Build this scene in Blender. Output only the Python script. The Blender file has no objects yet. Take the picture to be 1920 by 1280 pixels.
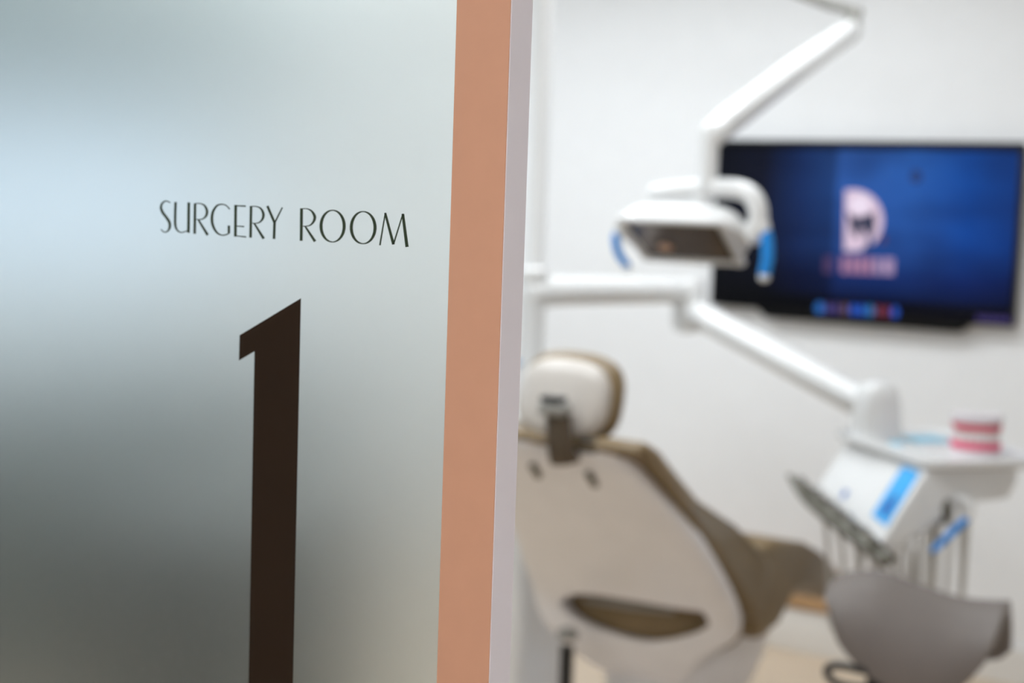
import bpy, bmesh, math, random
from mathutils import Vector, Matrix
random.seed(7)
S = bpy.context.scene
COL = S.collection
PI = math.pi

# ------------------------------------------------------------------ camera
FPX, CAMZ = 2900.0, 1.55
YAW, PITCH, ROLL = math.radians(34.0), math.radians(5.4), math.radians(1.93)
_f = Vector((-math.sin(YAW)*math.cos(PITCH), math.cos(YAW)*math.cos(PITCH), -math.sin(PITCH)))
_r = Vector((math.cos(YAW), math.sin(YAW), 0)); _u = _r.cross(_f)
_r, _u = _r*math.cos(ROLL)+_u*math.sin(ROLL), _u*math.cos(ROLL)-_r*math.sin(ROLL)
cam = bpy.data.cameras.new('camera'); camo = bpy.data.objects.new('camera', cam); COL.objects.link(camo)
camo.matrix_world = Matrix(((_r.x, _u.x, -_f.x, 0), (_r.y, _u.y, -_f.y, 0), (_r.z, _u.z, -_f.z, CAMZ), (0, 0, 0, 1)))
cam.sensor_width = 36; cam.lens = FPX*36/1920; cam.clip_start = 0.02
cam.dof.use_dof = True; cam.dof.focus_distance = 1.215; cam.dof.aperture_fstop = 3.7
S.camera = camo
# ------------------------------------------------------------------ light and exposure
W = bpy.data.worlds.new('world'); S.world = W; W.use_nodes = True
W.node_tree.nodes['Background'].inputs[0].default_value = (0.9, 0.95, 1, 1)
W.node_tree.nodes['Background'].inputs[1].default_value = 0.3
S.view_settings.view_transform = 'Standard'; S.view_settings.look = 'None'
S.view_settings.exposure = 0.0; S.view_settings.gamma = 1.0; S.view_settings.use_curve_mapping = False
S.cycles.max_bounces = 7; S.cycles.transmission_bounces = 5; S.cycles.diffuse_bounces = 4; S.cycles.glossy_bounces = 2
S.cycles.sample_clamp_indirect = 6.0; S.cycles.use_denoising = True
S.cycles.caustics_reflective = False; S.cycles.caustics_refractive = False; S.cycles.adaptive_threshold = 0.02; S.cycles.use_light_tree = False
ROOM_LAMP, HALL_LAMP, WINDOW_GLOW = 11.7, 28.0, 1.45
# centre x, y and size of the ceiling panels: inside the surgery, then in the corridor
ROOM_PANELS = [(-3.3, 3.7, 1.2, 0.6), (-1.95, 3.8, 1.2, 0.55), (-1.75, 2.2, 1.2, 0.6), (0.7, 1.75, 0.6, 0.42), (-3.0, 2.2, 1.2, 0.6)]  # last two are added fill: for the door edge, for the left of the room
HALL_PANELS = [(-0.9, -0.45, 1.2, 0.3), (0.8, -0.1, 1.2, 0.3)]
CEIL = 2.65

# ------------------------------------------------------------------ materials
def lin(c): return tuple(((v/255)/12.92 if v/255 <= 0.04045 else ((v/255+0.055)/1.055)**2.4) for v in c)
MATS = {}
def mat(name, rgb, rough=0.5, metal=0.0, var=0.04, scale=12.0, bump=0.0, spec=0.5, coat=0.0):
    """principled material with a little procedural noise in colour (and relief)"""
    m = bpy.data.materials.new(name); m.use_nodes = True; MATS[name] = m
    nt = m.node_tree; b = nt.nodes['Principled BSDF']; c = lin(rgb)
    tc = nt.nodes.new('ShaderNodeTexCoord'); n = nt.nodes.new('ShaderNodeTexNoise')
    n.inputs['Scale'].default_value = scale; n.inputs['Detail'].default_value = 4
    nt.links.new(tc.outputs['Object'], n.inputs['Vector'])
    r = nt.nodes.new('ShaderNodeValToRGB'); r.color_ramp.elements[0].position = 0.3; r.color_ramp.elements[1].position = 0.7
    r.color_ramp.elements[0].color = tuple(v*(1-var) for v in c)+(1,)
    r.color_ramp.elements[1].color = tuple(min(1, v*(1+var)) for v in c)+(1,)
    nt.links.new(n.outputs['Fac'], r.inputs['Fac']); nt.links.new(r.outputs['Color'], b.inputs['Base Color'])
    b.inputs['Roughness'].default_value = rough; b.inputs['Metallic'].default_value = metal
    b.inputs['Specular IOR Level'].default_value = spec; b.inputs['Coat Weight'].default_value = coat
    if bump:
        bp = nt.nodes.new('ShaderNodeBump'); bp.inputs['Strength'].default_value = bump; bp.inputs['Distance'].default_value = 0.002
        n2 = nt.nodes.new('ShaderNodeTexNoise'); n2.inputs['Scale'].default_value = scale*20
        nt.links.new(tc.outputs['Object'], n2.inputs['Vector']); nt.links.new(n2.outputs['Fac'], bp.inputs['Height'])
        nt.links.new(bp.outputs['Normal'], b.inputs['Normal'])
    return m
def glow(name, rgb, strength):
    m = bpy.data.materials.new(name); m.use_nodes = True; MATS[name] = m
    b = m.node_tree.nodes['Principled BSDF']; c = lin(rgb)
    b.inputs['Base Color'].default_value = (0.02, 0.02, 0.02, 1); b.inputs['Roughness'].default_value = 0.3
    b.inputs['Emission Color'].default_value = c+(1,); b.inputs['Emission Strength'].default_value = strength
    if strength < 1.2: m.cycles.emission_sampling = 'NONE'; b.inputs['Specular IOR Level'].default_value = 0.1
    return m
mat('wall_paint', (238, 239, 240), 0.6, var=0.01, bump=0.05)
mat('hall_paint', (226, 222, 216), 0.7, var=0.02)
mat('ceiling_paint', (240, 240, 238), 0.8, var=0.01)
mat('floor_vinyl', (206, 187, 164), 0.45, var=0.05, scale=3)
mat('skirting_white', (232, 230, 226), 0.4, var=0.01)
mat('tan_wood', (188, 152, 112), 0.5, var=0.08, scale=6)
mat('copper_foil', (201, 151, 123), 0.5, metal=0.0, var=0.015, scale=40)
mat('edge_aluminium', (214, 209, 215), 0.45, var=0.01)
mat('digit_vinyl', (36, 23, 11), 0.5, var=0.05, spec=0.25)
mat('letter_vinyl', (36, 52, 30), 0.5, var=0.05)
mat('unit_white', (228, 229, 229), 0.22, var=0.01, coat=0.3)
mat('unit_grey', (150, 149, 144), 0.35, var=0.03)
mat('shell_cream', (240, 239, 242), 0.3, var=0.02)
mat('headrest_cream', (198, 192, 185), 0.3, var=0.02)
mat('leather_taupe', (124, 104, 72), 0.36, var=0.08, scale=9, bump=0.3)
mat('stem_bronze', (92, 80, 66), 0.35, metal=0.4, var=0.05)
mat('rubber_black', (26, 25, 24), 0.5, var=0.1)
mat('dark_slot', (120, 116, 106), 0.6)
mat('saddle_grey', (112, 104, 99), 0.56, var=0.04, bump=0.3)
mat('handle_blue', (8, 140, 228), 0.35, var=0.02)
mat('film_blue', (56, 172, 240), 0.3, var=0.12, scale=25)
mat('film_dark', (10, 92, 176), 0.3, var=0.12, scale=25)
mat('instrument_grey', (108, 106, 96), 0.35, metal=0.3, var=0.06)
mat('hose_grey', (196, 194, 188), 0.45, var=0.03)
mat('gum_red', (196, 62, 84), 0.35, var=0.06, scale=60)
mat('gum_pink', (222, 84, 118), 0.35, var=0.06, scale=60)
mat('tooth_white', (226, 222, 220), 0.25)
mat('plaster', (216, 210, 214), 0.6)
mat('pouch_blue', (146, 202, 224), 0.5, var=0.05)
mat('pouch_white', (214, 222, 232), 0.5)
mat('tv_black', (8, 8, 10), 0.3, var=0.05, spec=0.2)
mat('reflector_dark', (104, 95, 90), 0.15, metal=0.6, var=0.15, scale=14)
mat('reflector_warm', (206, 170, 148), 0.25, metal=0.3)
mat('cabinet_teal', (30, 52, 50), 0.45, var=0.06)
mat('cabinet_grey', (92, 108, 110), 0.5, var=0.03)
mat('trolley_grey', (40, 48, 45), 0.5, var=0.04)
mat('steel', (190, 190, 188), 0.25, metal=0.9)
mat('orange', (226, 112, 58), 0.4)
mat('bluegrey', (150, 170, 196), 0.3)
glow('lamp_panel', (246, 251, 255), ROOM_LAMP); glow('hall_panel', (248, 250, 255), HALL_LAMP)
glow('daylight', (214, 234, 255), WINDOW_GLOW)

def frosted():
    m = bpy.data.materials.new('frosted_film'); m.use_nodes = True; MATS['frosted_film'] = m
    nt = m.node_tree; nt.nodes.remove(nt.nodes['Principled BSDF']); out = nt.nodes['Material Output']
    g = nt.nodes.new('ShaderNodeBsdfGlass'); g.distribution = 'MULTI_GGX'; g.inputs['Color'].default_value = (0.93, 0.965, 0.955, 1)
    g.inputs['Roughness'].default_value = 0.56; g.inputs['IOR'].default_value = 1.25
    d = nt.nodes.new('ShaderNodeBsdfDiffuse'); d.inputs['Color'].default_value = (0.72, 0.78, 0.77, 1)
    mx = nt.nodes.new('ShaderNodeMixShader'); mx.inputs[0].default_value = 0.06
    nt.links.new(g.outputs[0], mx.inputs[1]); nt.links.new(d.outputs[0], mx.inputs[2]); nt.links.new(mx.outputs[0], out.inputs[0])
    m2 = bpy.data.materials.new('clear_glass'); m2.use_nodes = True; MATS['clear_glass'] = m2
    b = m2.node_tree.nodes['Principled BSDF']; b.inputs['Transmission Weight'].default_value = 1; b.inputs['Roughness'].default_value = 0.0
    b.inputs['Base Color'].default_value = (0.95, 0.985, 0.975, 1); b.inputs['IOR'].default_value = 1.25
frosted()

# ------------------------------------------------------------------ helpers
def tag(o, label=None, cat=None, group=None, kind=None):
    for k, v in (('label', label), ('category', cat), ('group', group), ('kind', kind)):
        if v: o[k] = v
    return o
def thing(name, label, cat, loc=(0, 0, 0), group=None):
    o = bpy.data.objects.new(name, None); COL.objects.link(o); o.location = loc; o.empty_display_size = 0.05
    return tag(o, label, cat, group)
def link(name, bm, m, parent=None, smooth=True, angle=40):
    """bmesh in world coordinates -> one mesh object"""
    bmesh.ops.recalc_face_normals(bm, faces=bm.faces)
    me = bpy.data.meshes.new(name); bm.to_mesh(me); bm.free()
    me.materials.append(MATS[m])
    o = bpy.data.objects.new(name, me); COL.objects.link(o)
    if smooth:
        for p in me.polygons: p.use_smooth = True
        me.set_sharp_from_angle(angle=math.radians(angle))
    if parent is not None:
        off = Vector((0, 0, 0)); p = parent
        while p is not None: off += Vector(p.location); p = p.parent
        me.transform(Matrix.Translation(-off)); o.parent = parent
    return o
def box_bm(c, s, bev=0.0, seg=3, M=None, bm=None):
    own = bm is None
    b = bmesh.new()
    bmesh.ops.create_cube(b, size=1.0)
    for v in b.verts: v.co = Vector((v.co.x*s[0], v.co.y*s[1], v.co.z*s[2]))
    if bev: bmesh.ops.bevel(b, geom=b.edges[:], offset=bev, segments=seg, profile=0.5, affect='EDGES')
    T = Matrix.Translation(Vector(c))
    if M is not None: T = T @ M.to_4x4()
    b.transform(T)
    if own: return b
    me = bpy.data.meshes.new('t'); b.to_mesh(me); b.free(); bm.from_mesh(me); bpy.data.meshes.remove(me)
    return bm
def box(name, c, s, m, parent=None, bev=0.0, M=None, seg=3): return link(name, box_bm(c, s, bev, seg, M), m, parent)
def span(name, a, b, m, parent=None, bev=0.0):
    c = [(p+q)/2 for p, q in zip(a, b)]; s = [abs(q-p) for p, q in zip(a, b)]
    return box(name, c, s, m, parent, bev)
def ring_loft(rings, bm=None, cap=True, closed=False):
    bm = bm or bmesh.new(); vs = [[bm.verts.new(p) for p in r] for r in rings]; n = len(rings[0])
    pairs = list(zip(vs, vs[1:])) + ([(vs[-1], vs[0])] if closed else [])
    for a, b in pairs:
        for i in range(n): bm.faces.new((a[i], a[(i+1) % n], b[(i+1) % n], b[i]))
    if cap and not closed: bm.faces.new(vs[0][::-1]); bm.faces.new(vs[-1])
    return bm
def smooth_path(pts, k=6):
    """Catmull-Rom through the points (tuples of any length)"""
    P = [tuple(p) for p in pts]; P = [P[0]]+P+[P[-1]]; out = []
    for i in range(1, len(P)-2):
        for j in range(k):
            t = j/k; out.append(tuple(0.5*((2*b)+(-a+c)*t+(2*a-5*b+4*c-d)*t*t+(-a+3*b-3*c+d)*t**3) for a, b, c, d in zip(P[i-1], P[i], P[i+1], P[i+2])))
    out.append(P[-2]); return out
def tube_bm(pts, rad, n=14, k=0, flat=1.0, bm=None, up=None, round_ends=False):
    """tube along 3D points; rad a number or one per point; flat scales the section across 'up'"""
    rr = rad if isinstance(rad, (list, tuple)) else [rad]*len(pts)
    Q = [tuple(p)+(r,) for p, r in zip(pts, rr)]
    if k: Q = smooth_path(Q, k)
    P = [Vector(q[:3]) for q in Q]; R = [q[3] for q in Q]
    if round_ends:
        for s in (0, -1):
            d = (P[0]-P[1]).normalized() if s == 0 else (P[-1]-P[-2]).normalized()
            r0 = R[s]; add = [(P[s]+d*r0*math.sin(t)*0.8, r0*math.cos(t)) for t in (0.5, 0.95, 1.3)]
            if s == 0: P = [a[0] for a in add][::-1]+P; R = [a[1] for a in add][::-1]+R
            else: P = P+[a[0] for a in add]; R = R+[a[1] for a in add]
    d0 = (P[1]-P[0]).normalized(); ref = Vector(up) if up else (Vector((0, 0, 1)) if abs(d0.z) < 0.9 else Vector((1, 0, 0)))
    rings = []; nrm = None
    for i, p in enumerate(P):
        t = ((P[min(i+1, len(P)-1)]-P[max(i-1, 0)])).normalized()
        nrm = (ref if nrm is None else nrm); nrm = (nrm-t*nrm.dot(t)).normalized(); bi = t.cross(nrm)
        rings.append([p+(nrm*math.cos(2*PI*j/n)+bi*math.sin(2*PI*j/n)*flat)*R[i] for j in range(n)])
    return ring_loft(rings, bm)
def tube(name, pts, rad, m, parent=None, **kw): return link(name, tube_bm(pts, rad, **kw), m, parent)
def lathe_bm(prof, c, n=28, bm=None):
    """profile [(r, z)] turned about the vertical axis through c"""
    bm = bm or bmesh.new(); rings = [[Vector((c[0]+r*math.cos(2*PI*j/n), c[1]+r*math.sin(2*PI*j/n), c[2]+z)) for j in range(n)] for r, z in prof]
    return ring_loft(rings, bm)
def prism_bm(poly, f0, f1, bev=0.0, seg=2):
    """closed polygon (list of 2-tuples) mapped by f0 and f1 to the two end caps"""
    bm = bmesh.new(); a = [bm.verts.new(f0(p)) for p in poly]; b = [bm.verts.new(f1(p)) for p in poly]; n = len(poly)
    bm.faces.new(a[::-1]); bm.faces.new(b)
    for i in range(n): bm.faces.new((a[i], a[(i+1) % n], b[(i+1) % n], b[i]))
    if bev: bmesh.ops.bevel(bm, geom=bm.edges[:], offset=bev, segments=seg, profile=0.5, affect='EDGES', clamp_overlap=True)
    return bm
def superell(c, ax, e1=0.8, e2=0.8, n=32, k=16, M=None, zmin=-1.0):
    """superellipsoid; ax semi-axes, M rotation"""
    def pw(v, e): return math.copysign(abs(v)**e, v)
    rings = []
    for i in range(k+1):
        t = -PI/2+PI*i/k
        if abs(t) > PI/2-1e-6: t = math.copysign(PI/2-0.02, t)
        rings.append([Vector((ax[0]*pw(math.cos(t), e1)*pw(math.cos(2*PI*j/n), e2), ax[1]*pw(math.cos(t), e1)*pw(math.sin(2*PI*j/n), e2), max(zmin, pw(math.sin(t), e1))*ax[2])) for j in range(n)])
    bm = ring_loft(rings)
    T = Matrix.Translation(Vector(c))
    if M is not None: T = T @ M.to_4x4()
    bm.transform(T); return bm
def ray(x, y): return _r*((x-960)/FPX)-_u*((y-640)/FPX)+_f
def on_y(x, y, Y):
    """point of the plane at depth Y behind a place measured in the photograph"""
    d = ray(x, y); return Vector((0, 0, CAMZ))+d*(Y/d.y)

# ================================================================== the room
WALL_Y, LEFT_X, RIGHT_X, GLASS_Y = 5.08, -4.0, 1.6, 1.0
def struct(o): o['kind'] = 'structure'; return o
struct(span('floor', (LEFT_X-0.1, -1.4, -0.1), (RIGHT_X+0.9, WALL_Y+0.1, 0), 'floor_vinyl'))
struct(span('ceiling', (LEFT_X-0.1, -1.4, CEIL), (RIGHT_X+0.9, WALL_Y+0.1, CEIL+0.1), 'ceiling_paint'))
struct(span('wall_back', (LEFT_X-0.1, WALL_Y, 0), (RIGHT_X+0.1, WALL_Y+0.1, CEIL), 'wall_paint'))
struct(span('wall_right', (RIGHT_X, GLASS_Y, 0), (RIGHT_X+0.1, WALL_Y, CEIL), 'wall_paint'))
# left wall with a window opening
wl = struct(span('wall_left', (LEFT_X-0.1, -1.4, 0), (LEFT_X, WALL_Y, 1.22), 'wall_paint'))
span('wall_section', (LEFT_X-0.1, -1.4, 1.78), (LEFT_X, WALL_Y, CEIL), 'wall_paint', wl)
span('wall_section', (LEFT_X-0.1, -1.4, 1.22), (LEFT_X, 1.5, 1.78), 'wall_paint', wl)
span('wall_section', (LEFT_X-0.1, 3.95, 1.22), (LEFT_X, WALL_Y, 1.78), 'wall_paint', wl)
win = struct(span('window_1', (LEFT_X-0.09, 1.55, 1.27), (LEFT_X-0.07, 3.90, 1.73), 'daylight'))
for a, b in (((1.5, 1.22), (3.95, 1.27)), ((1.5, 1.73), (3.95, 1.78)), ((1.5, 1.27), (1.55, 1.73)), ((3.9, 1.27), (3.95, 1.73)), ((2.7, 1.27), (2.75, 1.73))):
    span('window_frame', (LEFT_X-0.10, a[0], a[1]), (LEFT_X-0.04, b[0], b[1]), 'skirting_white', win)
# partition beside and above the glass door, corridor walls
wf = struct(span('wall_front', (0.75, GLASS_Y, 0), (RIGHT_X+0.9, GLASS_Y+0.1, CEIL), 'hall_paint'))
span('wall_section', (LEFT_X, GLASS_Y, 0), (-2.3, GLASS_Y+0.1, CEIL), 'hall_paint', wf)
span('wall_section', (-2.3, GLASS_Y, 2.42), (0.75, GLASS_Y+0.1, CEIL), 'hall_paint', wf)
struct(span('wall_corridor', (LEFT_X, -1.4, 0), (RIGHT_X+0.9, -1.3, CEIL), 'hall_paint'))
struct(span('wall_corridor_end', (RIGHT_X+0.8, -1.3, 0), (RIGHT_X+0.9, GLASS_Y, CEIL), 'hall_paint'))
struct(span('baseboard_back', (LEFT_X, WALL_Y-0.014, 0), (RIGHT_X, WALL_Y, 0.12), 'skirting_white'))
struct(span('baseboard_left', (LEFT_X, GLASS_Y+0.1, 0), (LEFT_X+0.014, WALL_Y-0.014, 0.10), 'skirting_white'))

# ------------------------------------------------------------------ ceiling lamps
for i, (x, y, sx, sy) in enumerate(ROOM_PANELS+HALL_PANELS):
    hall = i >= len(ROOM_PANELS)
    L = thing('ceiling_light', ('flat corridor ceiling light in front of the glass door, %s' % ('left', 'right')[i-len(ROOM_PANELS)]) if hall else
              'flat white ceiling light panel of the surgery, %s' % ('over the water unit', 'above the dental chair', 'between the chair and the door', 'added at the right hand side to brighten the door edge', 'added to brighten the room behind the frosted glass')[i], 'light', (x, y, CEIL), 'ceiling light panels')
    bm = bmesh.new()
    for sgn in (-1, 1):
        box_bm((x+sgn*(sx/2-0.01), y, CEIL-0.012), (0.02, sy, 0.024), bm=bm); box_bm((x, y+sgn*(sy/2-0.01), CEIL-0.012), (sx-0.04, 0.02, 0.024), bm=bm)
    link('frame', bm, 'skirting_white', L)
    box('diffuser', (x, y, CEIL-0.009), (sx-0.04, sy-0.04, 0.012), 'hall_panel' if hall else 'lamp_panel', L)

# ================================================================== the glass door with its lettering
SX0, SX1 = -0.7375, -0.6855
door = thing('door_1', None, None, (-1.45, GLASS_Y, 0)); struct(door)
tag(door, 'frosted glass door panel with copper edge strip, dark lettering and a large digit one')
pane_bm = box_bm(((-2.28+SX0)/2, GLASS_Y+0.006, 1.205), (SX0+2.28, 0.012, 2.39))
pane = link('glass_pane', pane_bm, 'clear_glass', door, smooth=False)
pane.data.materials.append(MATS['frosted_film'])
for p in pane.data.polygons:
    if p.normal.y < -0.9: p.material_index = 1
span('copper_strip', (SX0, GLASS_Y-0.0005, 0.01), (SX1-0.0006, GLASS_Y+0.0285, 2.40), 'copper_foil', door)['label'] = 'matte copper coloured edge strip'
span('edge_profile', (SX1-0.0006, GLASS_Y+0.0002, 0.01), (SX1+0.0004, GLASS_Y+0.0290, 2.40), 'edge_aluminium', door)['label'] = 'pale grey narrow door edge'
span('top_rail', (-2.28, GLASS_Y+0.000, 2.40), (SX1, GLASS_Y+0.03, 2.42), 'edge_aluminium', door)
span('side_rail', (-2.30, GLASS_Y+0.000, 0.0), (-2.28, GLASS_Y+0.03, 2.42), 'edge_aluminium', door)

VT = 0.0004
def vinyl(name, polys, m, lab):
    """flat vinyl cut-outs: polygons [(x, z)] on the face of the glass"""
    bm = bmesh.new()
    for P in polys:
        n = len(P); a = [bm.verts.new((p[0], GLASS_Y-VT, p[1])) for p in P]; b = [bm.verts.new((p[0], GLASS_Y-0.00002, p[1])) for p in P]
        bm.faces.new(a); bm.faces.new(b[::-1])
        for i in range(n): bm.faces.new((a[i], b[i], b[(i+1) % n], a[(i+1) % n]))
    o = link(name, bm, m, door, smooth=False); o['label'] = lab; return o
vinyl('digit', [[(-0.8952, 1.4555), (-0.9665, 1.4180), (-0.9668, 1.3955), (-0.9482, 1.4052), (-0.9482, 0.93), (-0.8952, 0.93)]], 'digit_vinyl', 'large dark brown digit 1')
def ribbon(stroke, k, z0, sc):
    """stroke [(x, y, w)] in sheet units -> list of quads on the glass plane"""
    Q = smooth_path(stroke, k) if len(stroke) > 2 else list(stroke); out = []; sides = []
    for i, q in enumerate(Q):
        a, b = Q[max(i-1, 0)], Q[min(i+1, len(Q)-1)]; dx, dy = b[0]-a[0], b[1]-a[1]; L = math.hypot(dx, dy) or 1
        nx, ny = -dy/L, dx/L; w = q[2]/2
        pr = []
        for s in (1, -1):
            p = on_y(z0[0]+(q[0]+nx*w*s)*sc, z0[1]+(q[1]+ny*w*s)*sc, GLASS_Y); pr.append((p.x, p.z))
        sides.append(pr)
    for a, b in zip(sides, sides[1:]): out.append([a[0], b[0], b[1], a[1]])
    return out
def oval(cx, cy, rx, ry): return [(cx+rx*math.sin(t*PI/18), cy-ry*math.cos(t*PI/18), 15+25*abs(math.sin(t*PI/18))**1.3) for t in range(37)]
Rl = lambda s: s
SHEET_A, SHEET_B = ((280, 360), 280/1920), ((540, 370), 260/1920)
LETTERS = [
 ('S', SHEET_A, [[(272, 135, 12), (215, 114, 15), (168, 145, 22), (152, 200, 28), (176, 265, 32), (225, 330, 32), (262, 395, 32), (262, 460, 28), (235, 503, 18), (192, 514, 13), (152, 478, 10)]]),
 ('U', SHEET_A, [[(340, 128, 28), (335, 260, 28), (334, 400, 28), (345, 460, 24), (375, 503, 17), (420, 518, 13), (490, 497, 12)], [(510, 133, 32), (505, 523, 32)]]),
 ('R', SHEET_A, [[(590, 145, 30), (585, 535, 30)], [(590, 147, 13), (660, 147, 13), (715, 177, 22), (743, 240, 30), (735, 300, 27), (700, 338, 17), (660, 352, 12), (600, 350, 10)], [(632, 355, 20), (752, 552, 32)]]),
 ('G', SHEET_A, [[(1035, 220, 14), (990, 172, 14), (930, 157, 16), (870, 177, 22), (822, 250, 29), (807, 340, 32), (820, 430, 30), (865, 513, 24), (930, 553, 16), (1000, 543, 15), (1036, 515, 14)], [(1025, 430, 28), (1025, 532, 28)]]),
 ('E', SHEET_A, [[(1112, 165, 32), (1108, 572, 32)], [(1112, 175, 14), (1240, 181, 20)], [(1112, 436, 12), (1220, 443, 18)], [(1112, 562, 12), (1245, 576, 17)]]),
 ('R', SHEET_A, [[(1310, 178, 30), (1303, 585, 30)], [(1310, 184, 13), (1385, 186, 13), (1440, 217, 22), (1468, 280, 30), (1460, 340, 27), (1425, 384, 17), (1380, 400, 12), (1320, 398, 10)], [(1350, 400, 20), (1472, 598, 32)]]),
 ('Y', SHEET_A, [[(1520, 178, 28), (1614, 398, 30)], [(1712, 198, 14), (1614, 395, 18)], [(1612, 388, 30), (1605, 602, 30)]]),
 ('R', SHEET_B, [[(190, 150, 36), (185, 600, 36)], [(190, 157, 13), (270, 158, 14), (330, 190, 24), (368, 250, 36), (370, 300, 34), (345, 352, 25), (295, 391, 15), (205, 400, 11)], [(240, 400, 22), (377, 609, 36)]]),
 ('O', SHEET_B, [oval(620, 397, 160, 219)]),
 ('O', SHEET_B, [oval(1043, 418, 164, 222)]),
 ('M', SHEET_B, [[(1275, 662, 20), (1350, 212, 14)], [(1348, 215, 28), (1462, 650, 36)], [(1462, 650, 18), (1594, 225, 14)], [(1592, 228, 34), (1650, 686, 42)]]),
]
for i, (ch, (z0, sc), strokes) in enumerate(LETTERS):
    polys = []
    for s in strokes: polys += ribbon(s, 5, z0, sc)
    vinyl('letter', polys, 'letter_vinyl', 'thin dark letter %s' % ch)

# ================================================================== television on the back wall
TX0, TX1, TZ0, TZ1 = -2.533, -1.445, 1.180, 1.773
tv = thing('television', 'black wall mounted television with blue desktop picture', 'television', ((TX0+TX1)/2, WALL_Y, TZ0))
span('housing', (TX0, WALL_Y-0.055, TZ0), (TX1, WALL_Y-0.015, TZ1), 'tv_black', tv, 0.004)
span('wall_mount', (-2.2, WALL_Y-0.016, 1.3), (-1.8, WALL_Y, 1.65), 'tv_black', tv)
pr = [(-2.36, TZ0+0.01), (-2.31, TZ0-0.03), (-1.62, TZ0-0.03), (-1.57, TZ0+0.01)]
link('lower_housing', prism_bm(pr, lambda p: (p[0], WALL_Y-0.054, p[1]), lambda p: (p[0], WALL_Y-0.005, p[1])), 'tv_black', tv)
def screen_mat():
    m = bpy.data.materials.new('screen_picture'); m.use_nodes = True; MATS['screen_picture'] = m; nt = m.node_tree
    b = nt.nodes['Principled BSDF']; b.inputs['Base Color'].default_value = (0.002, 0.002, 0.003, 1); b.inputs['Roughness'].default_value = 0.2; b.inputs['Specular IOR Level'].default_value = 0.12
    tc = nt.nodes.new('ShaderNodeTexCoord'); sp = nt.nodes.new('ShaderNodeSeparateXYZ'); nt.links.new(tc.outputs['Generated'], sp.inputs[0])
    def ramp(src, els):
        r = nt.nodes.new('ShaderNodeValToRGB'); e = r.color_ramp.elements
        e[0].position, e[0].color = els[0][0], lin(els[0][1])+(1,); e[1].position, e[1].color = els[-1][0], lin(els[-1][1])+(1,)
        for p, c in els[1:-1]: x = e.new(p); x.color = lin(c)+(1,)
        nt.links.new(src, r.inputs[0]); return r
    rx = ramp(sp.outputs['X'], [(0.0, (4, 5, 14)), (0.17, (14, 18, 36)), (0.30, (20, 44, 92)), (0.415, (28, 62, 118)), (0.43, (46, 90, 164)), (0.68, (38, 90, 168)), (0.85, (6, 70, 152)), (1.0, (4, 52, 120))])
    rz = ramp(sp.outputs['Z'], [(0.0, (10, 12, 20)), (0.075, (16, 22, 40)), (0.09, (70, 78, 100)), (0.22, (120, 130, 160)), (0.42, (236, 240, 250)), (0.965, (255, 255, 255)), (0.97, (40, 40, 50)), (1.0, (30, 30, 40))])
    n = nt.nodes.new('ShaderNodeTexNoise'); n.inputs['Scale'].default_value = 3.5; nt.links.new(tc.outputs['Generated'], n.inputs['Vector'])
    rn = ramp(n.outputs['Fac'], [(0.3, (200, 200, 205)), (0.6, (255, 255, 255))])
    def mul(a, c):
        x = nt.nodes.new('ShaderNodeMix'); x.data_type = 'RGBA'; x.blend_type = 'MULTIPLY'; x.inputs['Factor'].default_value = 1
        nt.links.new(a, x.inputs['A']); nt.links.new(c, x.inputs['B']); return x.outputs['Result']
    nt.links.new(mul(mul(rx.outputs[0], rz.outputs[0]), rn.outputs[0]), b.inputs['Emission Color']); b.inputs['Emission Strength'].default_value = 1.0; m.cycles.emission_sampling = 'NONE'
screen_mat()
SY = WALL_Y-0.056
scr = span('screen', (TX0+0.012, SY, TZ0+0.012), (TX1-0.012, WALL_Y-0.05, TZ1-0.012), 'screen_picture', tv); scr['label'] = 'blue glowing screen, dark on its left side'
def icon(name, pts, m, dy):
    P = [on_y(x, y, SY) for x, y in pts]
    return link(name, prism_bm([(p.x, p.z) for p in P], lambda p: (p[0], SY-dy, p[1]), lambda p: (p[0], SY+0.0005, p[1])), m, scr, smooth=False)
for nm, c, s in (('ic_pink', (228, 204, 226), 0.9), ('ic_pale', (236, 222, 240), 1.0), ('ic_ink', (34, 44, 78), 0.8), ('ic_rose', (168, 122, 156), 0.9), ('ic_lilac', (176, 150, 190), 0.8), ('ic_plum', (84, 56, 110), 0.6), ('ic_navy', (18, 50, 110), 0.9),
                 ('ic_blue', (20, 104, 190), 0.9), ('ic_violet', (66, 54, 122), 0.9), ('ic_brown', (98, 70, 84), 0.9), ('ic_azure', (16, 84, 200), 0.9), ('ic_teal', (30, 110, 170), 0.9), ('ic_red', (112, 36, 62), 0.9)): glow(nm, c, s)
disc = [(1585, 356)]+[(1600+56*math.sin(t*PI/14), 413-58*math.cos(t*PI/14)) for t in range(0, 15)]+[(1583, 470)]
icon('picture_disc', disc, 'ic_pink', 0.0012)
icon('picture_disc_glow', [(1612+20*math.cos(t*PI/9), 384+18*math.sin(t*PI/9)) for t in range(18)], 'ic_pale', 0.0016)
icon('picture_mark', [(1588, 396), (1604, 408), (1622, 405), (1640, 396), (1641, 426), (1632, 446), (1623, 440), (1616, 422), (1609, 448), (1598, 436)], 'ic_ink', 0.002)
icon('picture_edge', [(1627, 438), (1634, 436), (1635, 467), (1622, 473), (1619, 466), (1626, 456)], 'ic_navy', 0.002)
icon('picture_dot', [(1656+6*math.cos(t*PI/6), 449+9*math.sin(t*PI/6)) for t in range(12)], 'ic_plum', 0.0012)
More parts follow.
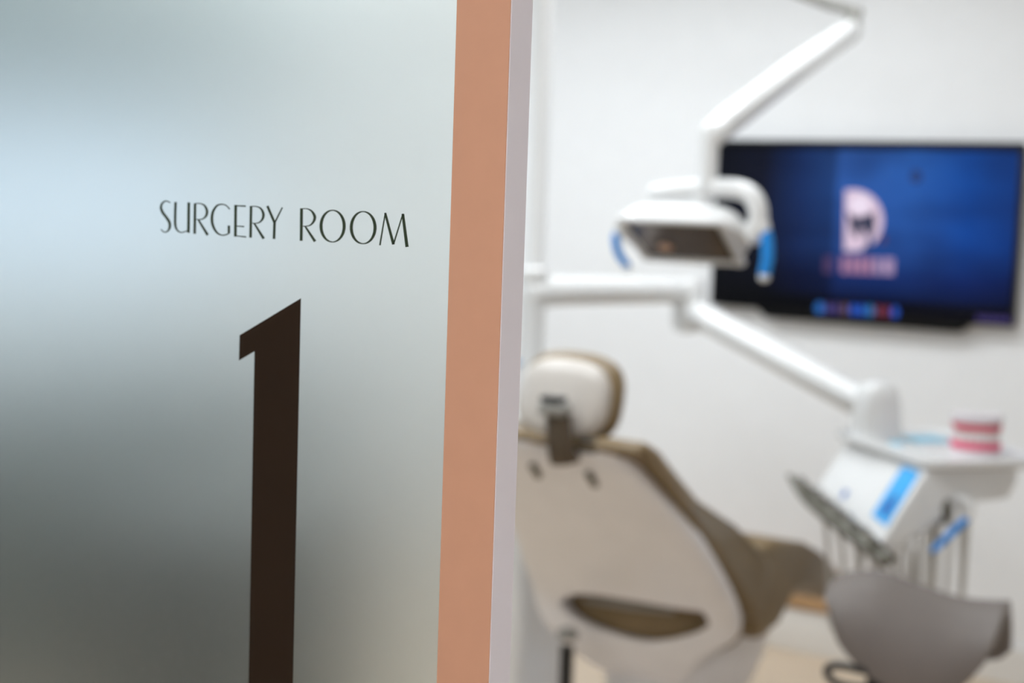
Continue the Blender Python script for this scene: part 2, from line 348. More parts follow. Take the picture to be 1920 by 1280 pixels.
for i, (x0, x1) in enumerate(((1545, 1562), (1578, 1590), (1594, 1606), (1609, 1621), (1624, 1636), (1640, 1652), (1656, 1677))):
    y0 = 480+i*0.6; icon('caption_block', [(x0, y0), (x1, y0+0.5), (x1-1, y0+32), (x0-1, y0+31)], ['ic_plum', 'ic_rose', 'ic_rose', 'ic_rose', 'ic_rose', 'ic_lilac', 'ic_lilac'][i], 0.0012)
for i, nm in enumerate(('ic_blue', 'ic_violet', 'ic_violet', 'ic_brown', 'ic_azure', 'ic_azure', 'ic_teal', 'ic_red', 'ic_red', 'ic_azure')):
    cx, cy = 1537+i*15.7, 577+i*0.9; icon('taskbar_icon', [(cx+(8.5 if i in (0, 6) else 6.5)*math.cos(t*PI/6), cy+11*math.sin(t*PI/6)) for t in range(12)], nm, 0.0012)
for i in range(6):
    cx, cy = 1832+i*11, 597+i*0.6; icon('clock_block', [(cx, cy-6), (cx+7, cy-6), (cx+7, cy+6), (cx, cy+6)], 'ic_violet', 0.0012)
icon('desktop_icon', [(1718+11*math.cos(t*PI/6), 331+13*math.sin(t*PI/6)) for t in range(12)], 'ic_navy', 0.0012)

# ================================================================== low cabinet under the back wall
lc = thing('low_cabinet', 'low tan wooden cabinet on white plinth behind the dental chair legs', 'cabinet', (-2.1, WALL_Y-0.1, 0))
span('plinth', (-2.75, WALL_Y-0.14, 0), (-1.72, WALL_Y-0.016, 0.150), 'skirting_white', lc, 0.003)
for i in range(2): span('drawer', (-2.75+i*0.517, WALL_Y-0.15, 0.157), (-2.238+i*0.517, WALL_Y-0.016, 0.275), 'tan_wood', lc, 0.004)

# ================================================================== dental chair
CX = -1.85
ch = thing('dental_chair', 'reclined taupe leather dental chair with cream white back shell', 'dental chair', (CX, 3.6, 0))
# back shell: sections from the top edge down the sloping back; u across, thickness towards the patient
def back_sections(rows):
    rings = []
    for y, z, cx, hw, th, b, ang in rows:      # b: bulge towards the back, ang: how far that way tips down
        ring = []; n = 40; nb = Vector((0, -math.cos(math.radians(ang)), -math.sin(math.radians(ang))))
        for j in range(n):
            a = 2*PI*j/n; cu, su = math.cos(a), math.sin(a)
            x = math.copysign(abs(cu)**0.55, cu)*hw; d = math.copysign(abs(su)**0.6, su)
            ring.append(Vector((CX+cx+x, y, z))+nb*((b if d > 0 else th)*d))
        rings.append(ring)
    return ring_loft(rings)
keys = [(2.925, 0.998, 0, 0.120, 0.012, 0.006, 45), (2.933, 0.990, 0, 0.160, 0.02, 0.016, 45), (2.955, 0.968, 0, 0.190, 0.025, 0.026, 45), (3.03, 0.895, 0, 0.228, 0.03, 0.034, 45), (3.14, 0.790, -0.004, 0.266, 0.03, 0.040, 45),
        (3.24, 0.690, -0.012, 0.286, 0.03, 0.042, 43), (3.32, 0.605, -0.022, 0.300, 0.03, 0.042, 35), (3.372, 0.535, -0.028, 0.302, 0.03, 0.040, 20), (3.392, 0.480, -0.040, 0.288, 0.03, 0.040, 4), (3.400, 0.425, -0.062, 0.236, 0.03, 0.040, -8),
        (3.415, 0.365, -0.060, 0.180, 0.03, 0.036, -25), (3.44, 0.325, -0.05, 0.13, 0.02, 0.02, -40)]
# the opening in the shell, through which the seat cushion shows
LENS = [(1051, 1132), (1060, 1120), (1075, 1112), (1105, 1108), (1139, 1109), (1219, 1121), (1289, 1133), (1334, 1138), (1338, 1150), (1337, 1168), (1315, 1182), (1289, 1191), (1255, 1199), (1219, 1202), (1185, 1198), (1149, 1187), (1118, 1177), (1088, 1164), (1066, 1149)]
LENS = [on_y(x, y, 3.36) for x, y in LENS]; LENS = [(p.x, p.z) for p in LENS]
sh = link('back_shell', back_sections(smooth_path(keys, 3)), 'shell_cream', ch, angle=60); sh['label'] = 'cream white plastic back shell'
cutter = link('cutter', prism_bm(LENS, lambda p: (p[0], 3.25, p[1]), lambda p: (p[0], 3.415, p[1])), 'shell_cream', ch)
md = sh.modifiers.new('opening', 'BOOLEAN'); md.operation = 'DIFFERENCE'; md.object = cutter; md.solver = 'EXACT'
bpy.context.view_layer.update()
cutm = bpy.data.meshes.new_from_object(sh.evaluated_get(bpy.context.evaluated_depsgraph_get()))
sh.modifiers.clear(); sh.data = cutm; cutm.set_sharp_from_angle(angle=math.radians(40)); bpy.data.objects.remove(cutter)
for s in (-1, 1):   # two small slots below the top edge
    box('slot', (CX+0.008+s*0.076, 2.958, 0.919), (0.018, 0.014, 0.050), 'dark_slot', sh, 0.005, Matrix.Rotation(math.radians(45), 3, 'X'))
    link('top_rim', superell((CX+s*0.092, 2.932, 0.990), (0.075, 0.022, 0.020), 0.9, 0.9), 'shell_cream', sh)
# wedge cushion on top of the shell
def wedge(poly, hw, m, name, parent, bev=0.03, taper=1.0):
    bm = prism_bm(poly, lambda p: (CX-hw, p[0], p[1]), lambda p: (CX+hw, p[0], p[1]))
    for v in bm.verts:
        k = (v.co.y-2.85)/0.6; v.co.x = CX+(v.co.x-CX)*(taper+(1-taper)*max(0, min(1, k)))
    bmesh.ops.bevel(bm, geom=bm.edges[:], offset=bev, segments=4, profile=0.5, affect='EDGES', clamp_overlap=True)
    return link(name, bm, m, parent, angle=60)
wedge([(2.895, 1.000), (2.925, 1.030), (2.99, 1.000), (3.14, 0.868), (3.30, 0.768), (3.45, 0.712), (3.52, 0.650), (3.46, 0.520), (3.40, 0.545), (3.18, 0.765), (2.965, 0.970)], 0.290, 'leather_taupe', 'backrest_cushion', ch, 0.022, 0.80)
seat = wedge([(3.42, 0.60), (3.50, 0.70), (3.60, 0.705), (3.74, 0.672), (3.86, 0.625), (3.96, 0.570), (4.05, 0.520), (4.09, 0.480), (4.06, 0.445), (3.98, 0.465), (3.87, 0.525), (3.79, 0.576), (3.70, 0.572), (3.60, 0.50), (3.56, 0.455), (3.48, 0.465)], 0.265, 'leather_taupe', 'seat_cushion', ch, 0.022, 1.0)
# rear end of the seat seen through the opening in the shell
link('seat_bolster', superell((-1.86, 3.445, 0.49), (0.25, 0.075, 0.085), 0.9, 0.8), 'leather_taupe', ch, angle=80)
p0, p1 = on_y(1098, 1126, 3.372), on_y(1262, 1147, 3.372)
tube('seat_rail', [p0, p0.lerp(p1, 0.5), p1], [0.006, 0.009, 0.006], 'unit_grey', ch, n=10, round_ends=True)
pp = on_y(1345, 1138, 3.352)
box('hinge_pin', tuple(pp), (0.04, 0.016, 0.014), 'rubber_black', sh, 0.005)
# white base below
def base_ring(z, hx, hy, cy, n=32): return [Vector((CX-0.02+math.copysign(abs(math.cos(a))**0.6, math.cos(a))*hx, cy+math.copysign(abs(math.sin(a))**0.6, math.sin(a))*hy, z)) for a in [2*PI*j/n for j in range(n)]]
link('seat_base', ring_loft([base_ring(0.22, 0.14, 0.19, 3.60), base_ring(0.26, 0.16, 0.2, 3.63), base_ring(0.34, 0.18, 0.22, 3.66), base_ring(0.42, 0.19, 0.22, 3.68), base_ring(0.455, 0.19, 0.2, 3.70)]), 'shell_cream', ch, angle=60)
link('column', ring_loft([base_ring(0.05, 0.16, 0.2, 3.70), base_ring(0.20, 0.125, 0.16, 3.70), base_ring(0.34, 0.12, 0.15, 3.70)]), 'shell_cream', ch, angle=60)
link('foot_plate', ring_loft([base_ring(0.0, 0.26, 0.46, 3.74), base_ring(0.035, 0.26, 0.46, 3.74), base_ring(0.055, 0.22, 0.42, 3.74)]), 'shell_cream', ch, angle=60)
tube('piston', [(CX-0.168, 3.29, 0.12), (CX-0.168, 3.29, 0.41)], 0.018, 'rubber_black', ch)
link('piston_cap', lathe_bm([(0.016, 0), (0.028, 0.006), (0.028, 0.02), (0.014, 0.03)], (CX-0.168, 3.29, 0.428)), 'unit_grey', ch)
tube('piston_bracket', [(CX-0.168, 3.29, 0.13), (CX-0.15, 3.42, 0.12), (CX-0.06, 3.62, 0.12)], 0.02, 'shell_cream', ch, k=4)
# headrest
HM = Matrix.Rotation(math.radians(-12), 3, 'X')
hc = Vector((CX+0.003, 2.955, 1.092))
hsh = link('headrest_shell', superell(hc, (0.120, 0.038, 0.094), 0.75, 0.8, M=HM), 'headrest_cream', ch, angle=80); hsh['label'] = 'cream white headrest back'
link('headrest_cushion', superell(hc+Vector((0.0, 0.036, 0.004)), (0.134, 0.040, 0.104), 0.7, 0.8, M=HM), 'leather_taupe', ch, angle=80)
st = tube('headrest_stem', [(CX+0.044, 2.905, 0.962), (CX+0.038, 2.893, 1.0), (CX+0.030, 2.890, 1.075)], [0.040, 0.034, 0.031], 'stem_bronze', ch, flat=0.5, k=4, n=18); st['label'] = 'dark bronze headrest stem'
box('stem_clamp', (CX+0.026, 2.884, 1.082), (0.074, 0.040, 0.034), 'unit_grey', ch, 0.012)
box('stem_latch', (CX+0.026, 2.876, 1.104), (0.056, 0.030, 0.012), 'rubber_black', ch, 0.004)
box('stem_knob', (CX+0.094, 2.93, 1.003), (0.060, 0.05, 0.036), 'rubber_black', ch, 0.012)

# ================================================================== water unit with its column beside the chair
wu = thing('water_unit', 'white water unit with round basin, half hidden behind the door edge', 'dental unit', (-2.40, 3.62, 0))
ux, uy = -2.362, 3.60
box('body', (-2.43, 3.66, 0.44), (0.24, 0.30, 0.80), 'unit_white', wu, 0.05, seg=5)
box('foot', (-2.43, 3.66, 0.02), (0.26, 0.34, 0.04), 'unit_grey', wu, 0.01)
link('column', lathe_bm([(0.052, 0.78), (0.042, 0.86), (0.036, 0.95), (0.034, 1.30), (0.040, 1.315), (0.040, 1.345), (0.03, 1.356), (0.005, 1.358)], (ux, uy, 0)), 'unit_white', wu)
link('basin', lathe_bm([(0.03, -0.12), (0.07, -0.09), (0.105, -0.03), (0.112, 0.0), (0.104, 0.006), (0.09, -0.02), (0.05, -0.06), (0.01, -0.07)], (-2.225, 3.44, 0.975), 36), 'unit_white', wu)
box('basin_bracket', (-2.31, 3.54, 0.83), (0.16, 0.16, 0.05), 'unit_white', wu, 0.02)
tube('cup_filler', [(-2.33, 3.44, 0.90), (-2.33, 3.44, 1.09), (-2.31, 3.43, 1.11), (-2.285, 3.425, 1.10)], 0.011, 'bluegrey', wu, k=4)
tube('rinse_spout', [(-2.27, 3.50, 0.90), (-2.27, 3.50, 1.02), (-2.255, 3.485, 1.04), (-2.24, 3.47, 1.03)], 0.007, 'steel', wu, k=4)

# ================================================================== operating lamp on its pole
lamp = thing('operating_lamp', 'white dental operating lamp with blue handles on a long jointed arm', 'lamp', (ux, uy, 1.36))
link('pole', lathe_bm([(0.030, 1.358), (0.028, 1.37), (0.028, 2.30), (0.034, 2.31), (0.034, 2.36), (0.02, 2.375)], (ux, uy, 0)), 'unit_white', lamp)
eb = Vector((-1.748, 4.30, 2.075)); lt = Vector((-1.731, 3.40, 1.715))
tube('upper_arm', [(ux, uy, 2.335), (ux+0.2, uy+0.23, 2.285), (eb.x-0.05, eb.y-0.06, eb.z+0.05), (eb.x+0.01, eb.y+0.01, eb.z+0.035)], [0.021, 0.02, 0.016, 0.016], 'unit_grey', lamp, round_ends=True)
link('elbow', lathe_bm([(0.01, -0.045), (0.020, -0.04), (0.022, -0.02), (0.022, 0.03), (0.018, 0.045), (0.006, 0.05)], tuple(eb)), 'unit_grey', lamp)
tube('lower_arm', [eb+Vector((0, 0, -0.015)), eb.lerp(lt, 0.06)+Vector((0, 0, -0.012)), eb.lerp(lt, 0.5), eb.lerp(lt, 0.93), lt+Vector((0, 0, -0.01))], [0.026, 0.034, 0.035, 0.036, 0.030], 'unit_white', lamp, n=20, round_ends=True)
link('drop_joint', lathe_bm([(0.012, -0.135), (0.024, -0.13), (0.025, 0.005), (0.023, 0.018), (0.014, 0.026), (0.004, 0.028)], (lt.x-0.004, lt.y, lt.z), 28), 'unit_white', lamp)
LC = Vector((-1.797, 3.405, 1.468))
yk = [(-0.09, 0.0, 0.100), (-0.02, 0, 0.108), (0.10, 0.0, 0.116), (0.165, 0, 0.108), (0.194, 0, 0.078), (0.200, 0, 0.035), (0.188, 0.0, 0.0)]
tube('yoke', [LC+Vector(p) for p in yk], [0.018, 0.024, 0.024, 0.024, 0.024, 0.023, 0.022], 'unit_white', lamp, k=5, n=16, round_ends=True)
tube('yoke_bar', [LC+Vector((0.045, 0.0, 0.10)), LC+Vector((0.045, 0.005, 0.03))], 0.026, 'unit_white', lamp)
tilt = math.radians(38)      # reflector looks down and towards the headrest
LM = Matrix.Rotation(-tilt, 3, 'X')
hd = superell(LC, (0.170, 0.082, 0.066), 0.75, 0.62, n=40, M=LM, zmin=-0.18)
head = link('lamp_head', hd, 'unit_white', lamp, angle=50)
def lpt(x, y, z): return LC+LM@Vector((x, y, z))
def plate(pts, z0, z1): return prism_bm(pts, lambda p: lpt(p[0], p[1], z0), lambda p: lpt(p[0], p[1], z1))
link('reflector', plate([(-0.132, -0.070), (0.118, -0.070), (0.118, 0.072), (-0.118, 0.072)], -0.020, -0.0145), 'reflector_dark', head)['label'] = 'dark glossy reflector glass'
bm = bmesh.new()
for a, b in (((-0.142, -0.078), (0.138, -0.078)), ((0.138, -0.078), (0.138, 0.080)), ((0.138, 0.080), (-0.130, 0.080)), ((-0.130, 0.080), (-0.142, -0.078))):
    tube_bm([lpt(a[0], a[1], -0.018), lpt(b[0], b[1], -0.018)], 0.010, n=10, bm=bm, round_ends=True)
link('reflector_rim', bm, 'unit_white', head)
link('bulb', superell(lpt(-0.055, 0.030, -0.020), (0.022, 0.014, 0.007), 1, 1, n=16, k=8, M=LM), 'reflector_warm', head)
for s, r in ((-1, 0.011), (1, 0.0155)):
    hx = -0.172 if s < 0 else 0.214
    if s < 0: P = [LC+Vector((hx+0.012, -0.03, 0.012)), LC+Vector((hx, -0.035, -0.015)), LC+Vector((hx+0.004, -0.025, -0.055)), LC+Vector((hx+0.022, -0.01, -0.085))]
    else: P = [LC+Vector((hx-0.010, 0.0, 0.030)), LC+Vector((hx+0.008, 0, 0.005)), LC+Vector((hx+0.014, 0.0, -0.045)), LC+Vector((hx+0.008, 0.0, -0.085))]
    h = tube('handle', P, [r*0.9, r, r, r*0.9], 'handle_blue', lamp, k=5, round_ends=True); h['label'] = 'bright blue sleeve handle'
    tube('handle_stub', [LC+Vector((s*0.150, P[0].y-LC.y, 0.0)), P[0]+Vector((0, 0, 0.006)), P[0].lerp(P[1], 0.55)], [0.018, 0.019, r*1.15], 'unit_white', h, k=3, round_ends=True)
    link('handle_cap', superell(P[-1]+Vector((0, 0, -0.008)), (r*0.95, r*0.95, r*0.8), 1, 1, 16, 8), 'unit_white', h)

# ================================================================== delivery unit over the chair
AX, BX, N0 = Vector((-0.762, 0.648, 0)), Vector((0.648, 0.762, 0)), Vector((-1.23, 3.644, 0.941))
def D(a, b, z): return N0+AX*a+BX*b+Vector((0, 0, z))
du = thing('delivery_unit', 'white instrument delivery unit with tray on a jointed arm in front of the wall', 'dental unit', tuple(D(0.25, 0.1, -0.2)))
DM = Matrix((AX, BX, Vector((0, 0, 1)))).transposed()
# tray with raised rounded rim
def rrect(a0, a1, b0, b1, r, n=6):
    out = []
    for ca, cb, s in ((a1-r, b1-r, 0), (a0+r, b1-r, 1), (a0+r, b0+r, 2), (a1-r, b0+r, 3)):
        for i in range(n+1): t = PI/2*(s+i/n); out.append((ca+r*math.cos(t), cb+r*math.sin(t)))
    return out
lv = [(0.012, -0.022), (0.0, -0.014), (0.0, 0.0), (0.004, 0.002), (0.012, -0.004), (0.03, -0.006)]
rg = []
for ins, z in lv: rg.append([D(p[0], p[1], z) for p in rrect(0.0+ins-0.01, 0.50-ins, -0.005+ins, 0.345-ins, 0.05-ins*0.6)])
link('tray', ring_loft(rg), 'unit_white', du, angle=50)
near = [(0.012, -0.020), (0.262, -0.020), (0.268, -0.05), (0.245, -0.100), (0.110, -0.104), (0.085, -0.115), (-0.045, -0.225), (-0.060, -0.232), (-0.105, -0.205)]
far = [(0.035, -0.020), (0.262, -0.020), (0.268, -0.05), (0.245, -0.100), (0.110, -0.104), (0.085, -0.110), (0.0, -0.172), (-0.02, -0.176), (-0.055, -0.150)]
bm = bmesh.new(); va = [bm.verts.new(D(0.02, *p)) for p in near]; vb = [bm.verts.new(D(0.47, *p)) for p in far]; n = len(near)
bm.faces.new(va); bm.faces.new(vb[::-1])
for i in range(n): bm.faces.new((va[i], vb[i], vb[(i+1) % n], va[(i+1) % n]))
bmesh.ops.bevel(bm, geom=bm.edges[:], offset=0.010, segments=3, profile=0.5, affect='EDGES', clamp_overlap=True)
link('console', bm, 'unit_white', du, angle=45)
# blue film over the control panel on the sloping face
p00, p01, p10, p11 = D(0.02, 0.012, -0.02), D(0.02, -0.105, -0.205), D(0.47, 0.035, -0.02), D(0.47, -0.055, -0.150)
def face(u, v): return p00.lerp(p01, v).lerp(p10.lerp(p11, v), u)
fn = (p10-p00).cross(p01-p00).normalized()
if fn.dot(-BX) < 0: fn = -fn
def decal(name, pts, m, h, parent): return link(name, prism_bm(pts, lambda p: face(*p)+fn*h, lambda p: face(*p)+fn*0.0002), m, parent, smooth=False)
cp = decal('control_panel', [(0.04, 0.08), (0.24, 0.08), (0.24, 0.80), (0.04, 0.80)], 'film_blue', 0.003, du); cp['label'] = 'bright blue film over control panel'
decal('panel_mark', [(0.10, 0.45), (0.15, 0.42), (0.155, 0.52), (0.19, 0.60), (0.16, 0.72), (0.10, 0.74), (0.085, 0.58)], 'film_dark', 0.0036, cp)
decal('panel_button', [(0.62, 0.74), (0.66, 0.74), (0.66, 0.86), (0.62, 0.86)], 'film_dark', 0.004, du)
# holder bar for the handpieces
bar = [D(0.01, -0.088, -0.240), D(0.12, -0.100, -0.216), D(0.28, -0.108, -0.186), D(0.41, -0.110, -0.162), D(0.52, -0.112, -0.128)]
tube('holder_bar', bar, [0.016, 0.020, 0.022, 0.018, 0.006], 'instrument_grey', du, k=5, flat=1.3, round_ends=True)['label'] = 'dark grey instrument holder bar'
# arm: knuckle over the tray, falling arm, elbow, level arm to the column
kn = D(0.40, 0.075, 0)
kb = ring_loft([[kn+DM@Vector((math.copysign(abs(math.cos(t))**0.6, math.cos(t))*hx, math.copysign(abs(math.sin(t))**0.6, math.sin(t))*hy, z)) for t in [2*PI*j/28 for j in range(28)]] for z, hx, hy in
               ((-0.01, 0.062, 0.062), (0.03, 0.060, 0.060), (0.09, 0.055, 0.055), (0.125, 0.048, 0.048), (0.142, 0.036, 0.036), (0.148, 0.012, 0.012))])
link('knuckle', kb, 'unit_white', du, angle=60)
e2 = Vector((-2.191, 4.20, 1.225))
k2 = kn+Vector((-0.02, 0, 0.075))
tube('spring_arm', [e2+Vector((0, 0, -0.005)), e2.lerp(k2, 0.12), e2.lerp(k2, 0.55), e2.lerp(k2, 0.93), k2], [0.036, 0.040, 0.040, 0.041, 0.036], 'unit_white', du, n=20, round_ends=True)
link('arm_elbow', lathe_bm([(0.012, -0.075), (0.040, -0.068), (0.048, -0.04), (0.048, 0.065), (0.040, 0.085), (0.01, 0.092)], tuple(e2)), 'unit_white', du)
tube('level_arm', [(ux, uy, 1.285), (ux+0.03, uy+0.12, 1.285), (e2.x-0.03, e2.y-0.1, e2.z+0.055), (e2.x, e2.y, e2.z+0.05)], [0.046, 0.042, 0.038, 0.038], 'unit_white', du, n=18, round_ends=True)
# hoses under the right-hand overhang
for i, (b0, b1) in enumerate(((0.045, 0.050), (0.078, 0.075), (0.112, 0.108), (0.135, 0.150), (0.160, 0.155))):
    tube('hose', [D(0.06, b0, -0.10 if i > 1 else -0.13), D(0.06, (b0+b1)/2, -0.2), D(0.06, b1, -0.35), D(0.08, b1+0.01, -0.52), D(0.12, b1, -0.60), D(0.17, b1, -0.52), D(0.20, b1, -0.30), D(0.20, b1, -0.11)], 0.0062, 'hose_grey', du, k=5, n=8)
link('hose_socket', superell(D(0.045, 0.072, -0.125), (0.032, 0.022, 0.042), 0.9, 0.9, M=DM), 'instrument_grey', du)

# handpieces resting in the holder bar, each with its own hose
order = ('nearest the stool', 'second from the stool', 'middle one of five', 'second from the dental chair', 'nearest the dental chair')
for i in range(5):
    a = 0.07+i*0.082; q = i/4
    o = D(a-0.02, -0.098-0.012*q, -0.226+0.062*q+0.002)
    hp = thing('dental_handpiece', 'grey dental handpiece hanging in the holder bar, '+order[i], 'handpiece', tuple(o), 'handpieces in the holder bar')
    dr = (BX*-0.5+Vector((0, 0, 0.86))).normalized()
    link('body', tube_bm([o-dr*0.050, o-dr*0.02, o+dr*0.028, o+dr*0.040], [0.008, 0.0105, 0.011, 0.007], n=12, k=3, round_ends=True), 'instrument_grey', hp)
    tube('tip', [o+dr*0.038, o+dr*0.058, o+dr*0.064-BX*0.012], [0.006, 0.0065, 0.005], 'steel', hp, n=10, round_ends=True)
    s = o-dr*0.048; h0 = 0.30+0.02*(i % 3)
    tube('hose', [s, s+BX*0.022+Vector((0, 0, -0.05)), s+Vector((0, 0, -h0*0.7))+BX*0.04, s+Vector((0, 0, -h0))+BX*0.06, s+Vector((0, 0, -h0*0.8))+BX*0.12, s+BX*0.135+Vector((0, 0, 0.0))], 0.0062, 'hose_grey', hp, k=6, n=8)

# syringe with blue sleeve under the right-hand overhang
sy = thing('air_syringe', 'slim syringe with bright blue sleeve hanging at the unit side', 'syringe', tuple(D(-0.005, 0.105, -0.12)))
s0, s1 = D(-0.012, 0.108, -0.140), D(-0.012, 0.022, -0.216)
tube('sleeve', [s0, s0.lerp(s1, 0.5), s1], [0.0095, 0.010, 0.008], 'handle_blue', sy, n=12, round_ends=True)['label'] = 'bright blue sleeve'
tube('handle', [D(0.02, 0.098, -0.098), D(-0.004, 0.112, -0.100), D(-0.012, 0.116, -0.118), s0], [0.011, 0.012, 0.012, 0.010], 'unit_white', sy, k=4, n=12)
tube('nozzle', [s1, s1+(s1-s0)*0.25], [0.003, 0.002], 'steel', sy, n=8)

# ------------------------------------------------------------------ things on the tray
tm = thing('teeth_model', 'red and white dental teeth model standing on the tray', 'teeth model', tuple(D(0.16, 0.215, -0.006)))
tc0 = D(0.15, 0.225, -0.006); TM = Matrix.Rotation(math.radians(22), 3, 'Z') @ Matrix.Scale(1.18, 3)
def arch(zs, hw, dp, n=14):
    """horseshoe arch sections [(z, half width, depth)]"""
    rings = []
    for z, w, d in zs:
        out = [(w*math.sin(t), -d*math.cos(t)) for t in [-PI*0.5+PI*i/n for i in range(n+1)]]+[(w, d*0.75), (-w, d*0.75)]
        rings.append([tc0+TM@Vector((x, y, z)) for x, y in out])
    return ring_loft(rings)
link('lower_base', arch([(0.0, 0.052, 0.040), (0.010, 0.053, 0.041)], 0, 0), 'plaster', tm)
link('lower_gum', arch([(0.010, 0.052, 0.041), (0.020, 0.053, 0.042), (0.027, 0.050, 0.039)], 0, 0), 'gum_pink', tm)
up = Vector((0, 0, 0))
link('upper_gum', arch([(0.048, 0.048, 0.038), (0.056, 0.052, 0.041), (0.066, 0.051, 0.040)], 0, 0), 'gum_red', tm)
link('upper_base', arch([(0.066, 0.051, 0.040), (0.078, 0.054, 0.042), (0.083, 0.052, 0.041)], 0, 0), 'plaster', tm)
for row in range(2):
    for i in range(10):
        t = -PI*0.46+PI*0.92*i/9; w, d = (0.045, 0.035); z = 0.0325 if row == 0 else 0.0425
        p = tc0+TM@Vector((w*math.sin(t), -d*math.cos(t), z))
        link('tooth', superell(p, (0.0062, 0.0045, 0.0075), 0.6, 0.7, 10, 6, M=TM@Matrix.Rotation(t, 3, 'Z')), 'tooth_white', tm)
tube('hinge', [tc0+TM@Vector((0.0, 0.030, 0.012)), tc0+TM@Vector((0, 0.046, 0.038)), tc0+TM@Vector((0, 0.030, 0.070))], 0.003, 'steel', tm, k=4, n=8)
for i, (a0, a1, b0, b1, lab) in enumerate(((0.300, 0.405, 0.150, 0.255, 'long pale blue packet lying on the tray beside the teeth model'), (0.270, 0.325, 0.072, 0.096, 'tiny pale blue packet lying on the tray by the arm joint'))):
    k = thing('instrument_packet', lab, 'packet', tuple(D((a0+a1)/2, (b0+b1)/2, -0.006)), 'packets on the tray')
    link('wrapper', prism_bm(rrect(a0, a1, b0, b1, 0.006, 3), lambda p: D(p[0], p[1], -0.0058), lambda p: D(p[0], p[1], -0.0015), 0.001, 1), 'pouch_blue', k)
    link('seal_strip', prism_bm(rrect(a0-0.010, a0-0.001, b0, b1, 0.003, 3), lambda p: D(p[0], p[1], -0.0058), lambda p: D(p[0], p[1], -0.0035)), 'pouch_white', k)

# ================================================================== saddle stool
sx, sy_ = -1.085, 3.19
stool = thing('saddle_stool', 'grey padded saddle stool with black tilt levers', 'stool', (sx, sy_, 0))
SR = Matrix.Rotation(YAW-math.radians(24), 3, 'Z')       # the saddle lies across the view, its right end turned to the viewer
def stool_pt(x, y, z): return Vector((sx, sy_, 0))+SR@Vector((x, y, z))
def curve(pts, x):
    fine = smooth_path(pts, 8)
    for (a, p), (b, q) in zip(fine, fine[1:]):
        if x <= b: return p+(q-p)*(x-a)/(b-a)
    return pts[-1][1]
RIDGE = [(-1, 0.728), (-0.85, 0.752), (-0.45, 0.766), (0.05, 0.745), (0.5, 0.731), (1, 0.738)]
NEAR = [(-1, 0.700), (-0.85, 0.650), (-0.5, 0.596), (-0.05, 0.562), (0.4, 0.560), (0.75, 0.588), (1, 0.640)]
FAR = [(-1, 0.690), (-0.6, 0.61), (0.0, 0.585), (0.6, 0.580), (0.9, 0.588), (1, 0.605)]
NU, NS = 30, 24; bm = bmesh.new(); G = []
for i in range(NU+1):
    u = -1+2*i/NU; row = []
    for j in range(NS+1):
        q = -1+2*j/NS; half = 0.155*(1-0.16*u*u)*(1 if u > -0.8 else 1-(abs(u)-0.8)*1.2)
        rz = curve(RIDGE, u); bz = curve(NEAR if q < 0 else FAR, u); a = abs(q)*PI/2*1.02
        v = math.copysign(half*math.sin(a)**0.9, q); z = rz-(rz-bz)*(0.75*(1-math.cos(a))+0.25*abs(q)**1.5)
        row.append(bm.verts.new(stool_pt(0.186*u*(1-(0.12 if q < 0 and u > 0 else 0.10 if q < 0 else -0.02)*q*q), v, z)))
    G.append(row)
for i in range(NU):
    for j in range(NS): bm.faces.new((G[i][j], G[i+1][j], G[i+1][j+1], G[i][j+1]))
bmesh.ops.recalc_face_normals(bm, faces=bm.faces)
if sum((f.normal.z for f in bm.faces)) < 0: bmesh.ops.reverse_faces(bm, faces=bm.faces)
bmesh.ops.solidify(bm, geom=bm.faces[:], thickness=0.034)
seat_o = link('seat', bm, 'saddle_grey', stool, angle=75)
bv = seat_o.modifiers.new('round', 'BEVEL'); bv.width = 0.012; bv.segments = 3; bv.limit_method = 'ANGLE'; bv.angle_limit = math.radians(50)
link('mechanism', box_bm(stool_pt(0.01, -0.05, 0.560), (0.17, 0.16, 0.09), 0.015, 3, SR), 'rubber_black', stool)
for s in (-1, 1):
    P = [(-0.04, -0.13, 0.578), (-0.085, -0.15, 0.590), (-0.130, -0.15, 0.592), (-0.152, -0.15, 0.578), (-0.130, -0.16, 0.558), (-0.08, -0.15, 0.552), (-0.02, -0.12, 0.555)] if s < 0 else [(0.05, -0.08, 0.560), (0.09, -0.10, 0.568), (0.125, -0.10, 0.560), (0.140, -0.10, 0.53)]
    tube('lever', [stool_pt(*p) for p in P], 0.0085, 'rubber_black', stool, k=5, n=10, round_ends=True)
tube('tension_knob', [stool_pt(0.100, -0.09, 0.548), stool_pt(0.103, -0.095, 0.525)], 0.010, 'orange', stool, n=14)
tube('gas_lift', [stool_pt(0, 0, 0.10), stool_pt(0, 0, 0.32), stool_pt(0, 0, 0.321), stool_pt(0, 0, 0.56)], [0.028, 0.028, 0.016, 0.016], 'steel', stool)
for i in range(5):
    t = 2*PI*i/5+0.3; d = Vector((math.cos(t), math.sin(t), 0)); c = Vector((sx, sy_, 0))
    leg = tube('leg', [c+Vector((0, 0, 0.115)), c+d*0.14+Vector((0, 0, 0.10)), c+d*0.27+Vector((0, 0, 0.075))], [0.024, 0.020, 0.015], 'steel', stool, n=10, round_ends=True)
    cst = c+d*0.27; pd = Vector((-d.y, d.x, 0))
    bm = bmesh.new(); tube_bm([cst-pd*0.022+Vector((0, 0, 0.028)), cst-pd*0.006+Vector((0, 0, 0.028))], 0.028, n=18, bm=bm); tube_bm([cst+pd*0.006+Vector((0, 0, 0.028)), cst+pd*0.022+Vector((0, 0, 0.028))], 0.028, n=18, bm=bm)
    link('caster', bm, 'rubber_black', leg)

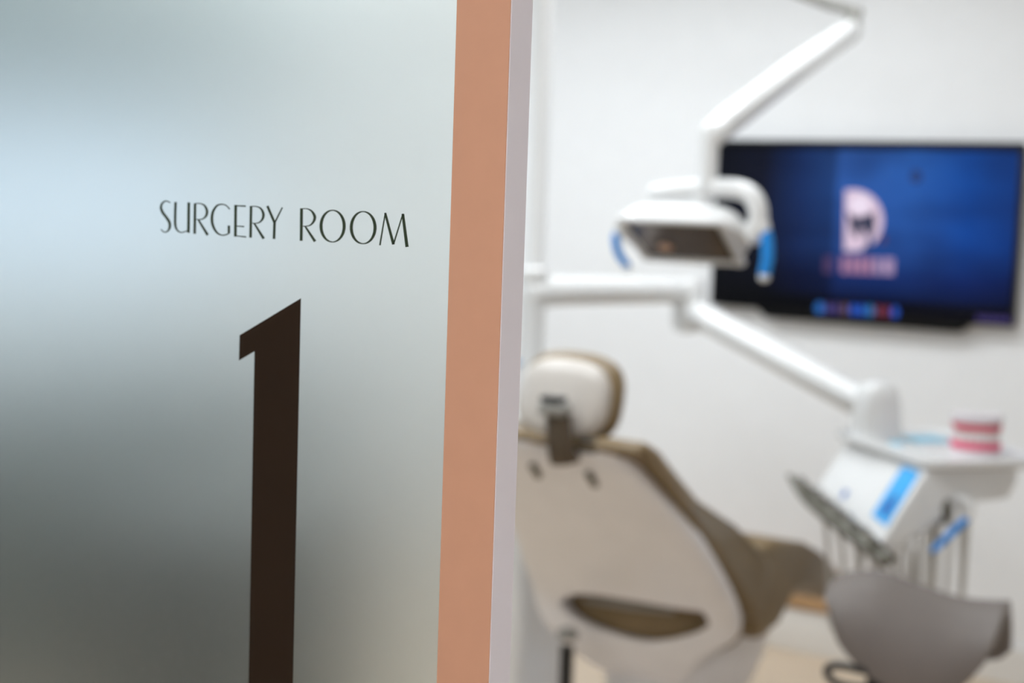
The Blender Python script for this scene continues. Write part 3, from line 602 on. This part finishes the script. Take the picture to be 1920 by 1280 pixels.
# ================================================================== cabinets along the left wall, seen through the frosted glass
for i, y0 in enumerate((1.5, 2.3, 3.1)):
    c = thing('base_cabinet', 'dark grey green base cabinet blurred behind the frosted glass, '+('nearest the door', 'in the middle', 'farthest from the door')[i], 'cabinet', (LEFT_X+0.3, y0+0.395, 0), 'cabinets along the left wall')
    span('body', (LEFT_X+0.02, y0, 0.08), (LEFT_X+0.58, y0+0.79, 0.93), 'cabinet_teal', c, 0.003)
    span('plinth', (LEFT_X+0.02, y0, 0.0), (LEFT_X+0.48, y0+0.79, 0.08), 'rubber_black', c)
    for j in range(2):
        d = span('door', (LEFT_X+0.581, y0+0.006+j*0.395, 0.09), (LEFT_X+0.60, y0+0.389+j*0.395, 0.92), 'cabinet_teal', c, 0.003)
        tube('handle', [(LEFT_X+0.618, y0+(0.35 if j == 0 else 0.44), 0.62), (LEFT_X+0.618, y0+(0.35 if j == 0 else 0.44), 0.78)], 0.006, 'steel', d, n=8)
wt = tag(span('worktop', (LEFT_X+0.01, 1.48, 0.931), (LEFT_X+0.62, 3.91, 0.97), 'cabinet_grey', None, 0.004), 'grey worktop on the dark cabinets behind the frosted glass', 'worktop')

for i, y0 in enumerate((1.5, 2.3, 3.1)):
    c = thing('wall_cabinet', 'blue grey wall cabinet high above the window, blurred behind frosted glass, '+('nearest the door', 'in the middle', 'farthest from the door')[i], 'cabinet', (LEFT_X+0.17, y0+0.395, 1.79), 'wall cabinets over the window')
    span('body', (LEFT_X+0.01, y0, 1.79), (LEFT_X+0.32, y0+0.79, 2.50), 'cabinet_grey', c, 0.003)
    for j in range(2):
        d = span('door', (LEFT_X+0.321, y0+0.006+j*0.395, 1.80), (LEFT_X+0.34, y0+0.389+j*0.395, 2.49), 'cabinet_grey', c, 0.003)
        tube('handle', [(LEFT_X+0.356, y0+(0.35 if j == 0 else 0.44), 1.83), (LEFT_X+0.356, y0+(0.35 if j == 0 else 0.44), 1.97)], 0.006, 'steel', d, n=8)

dt = thing('darkening_trolley', 'made-up dark grey drawer trolley, added to darken the lower left of the frosted glass', 'trolley', (-1.72, 1.75, 0))  # invented block, put here to darken the lower left of the glass
span('body', (-1.98, 1.56, 0.08), (-1.60, 1.94, 1.02), 'trolley_grey', dt, 0.006)
span('top_plate', (-2.0, 1.54, 1.02), (-1.58, 1.96, 1.045), 'trolley_grey', dt, 0.006)
for k in range(5):
    d = span('drawer', (-1.97, 1.545, 0.10+k*0.183), (-1.61, 1.559, 0.27+k*0.183), 'trolley_grey', dt, 0.003)
    tube('handle', [(-1.82, 1.535, 0.225+k*0.183), (-1.76, 1.535, 0.225+k*0.183)], 0.006, 'steel', d, n=8)
for x in (-1.93, -1.65):
    for y in (1.61, 1.89): tube('caster', [(x-0.014, y, 0.04), (x+0.014, y, 0.04)], 0.04, 'rubber_black', dt, n=16)
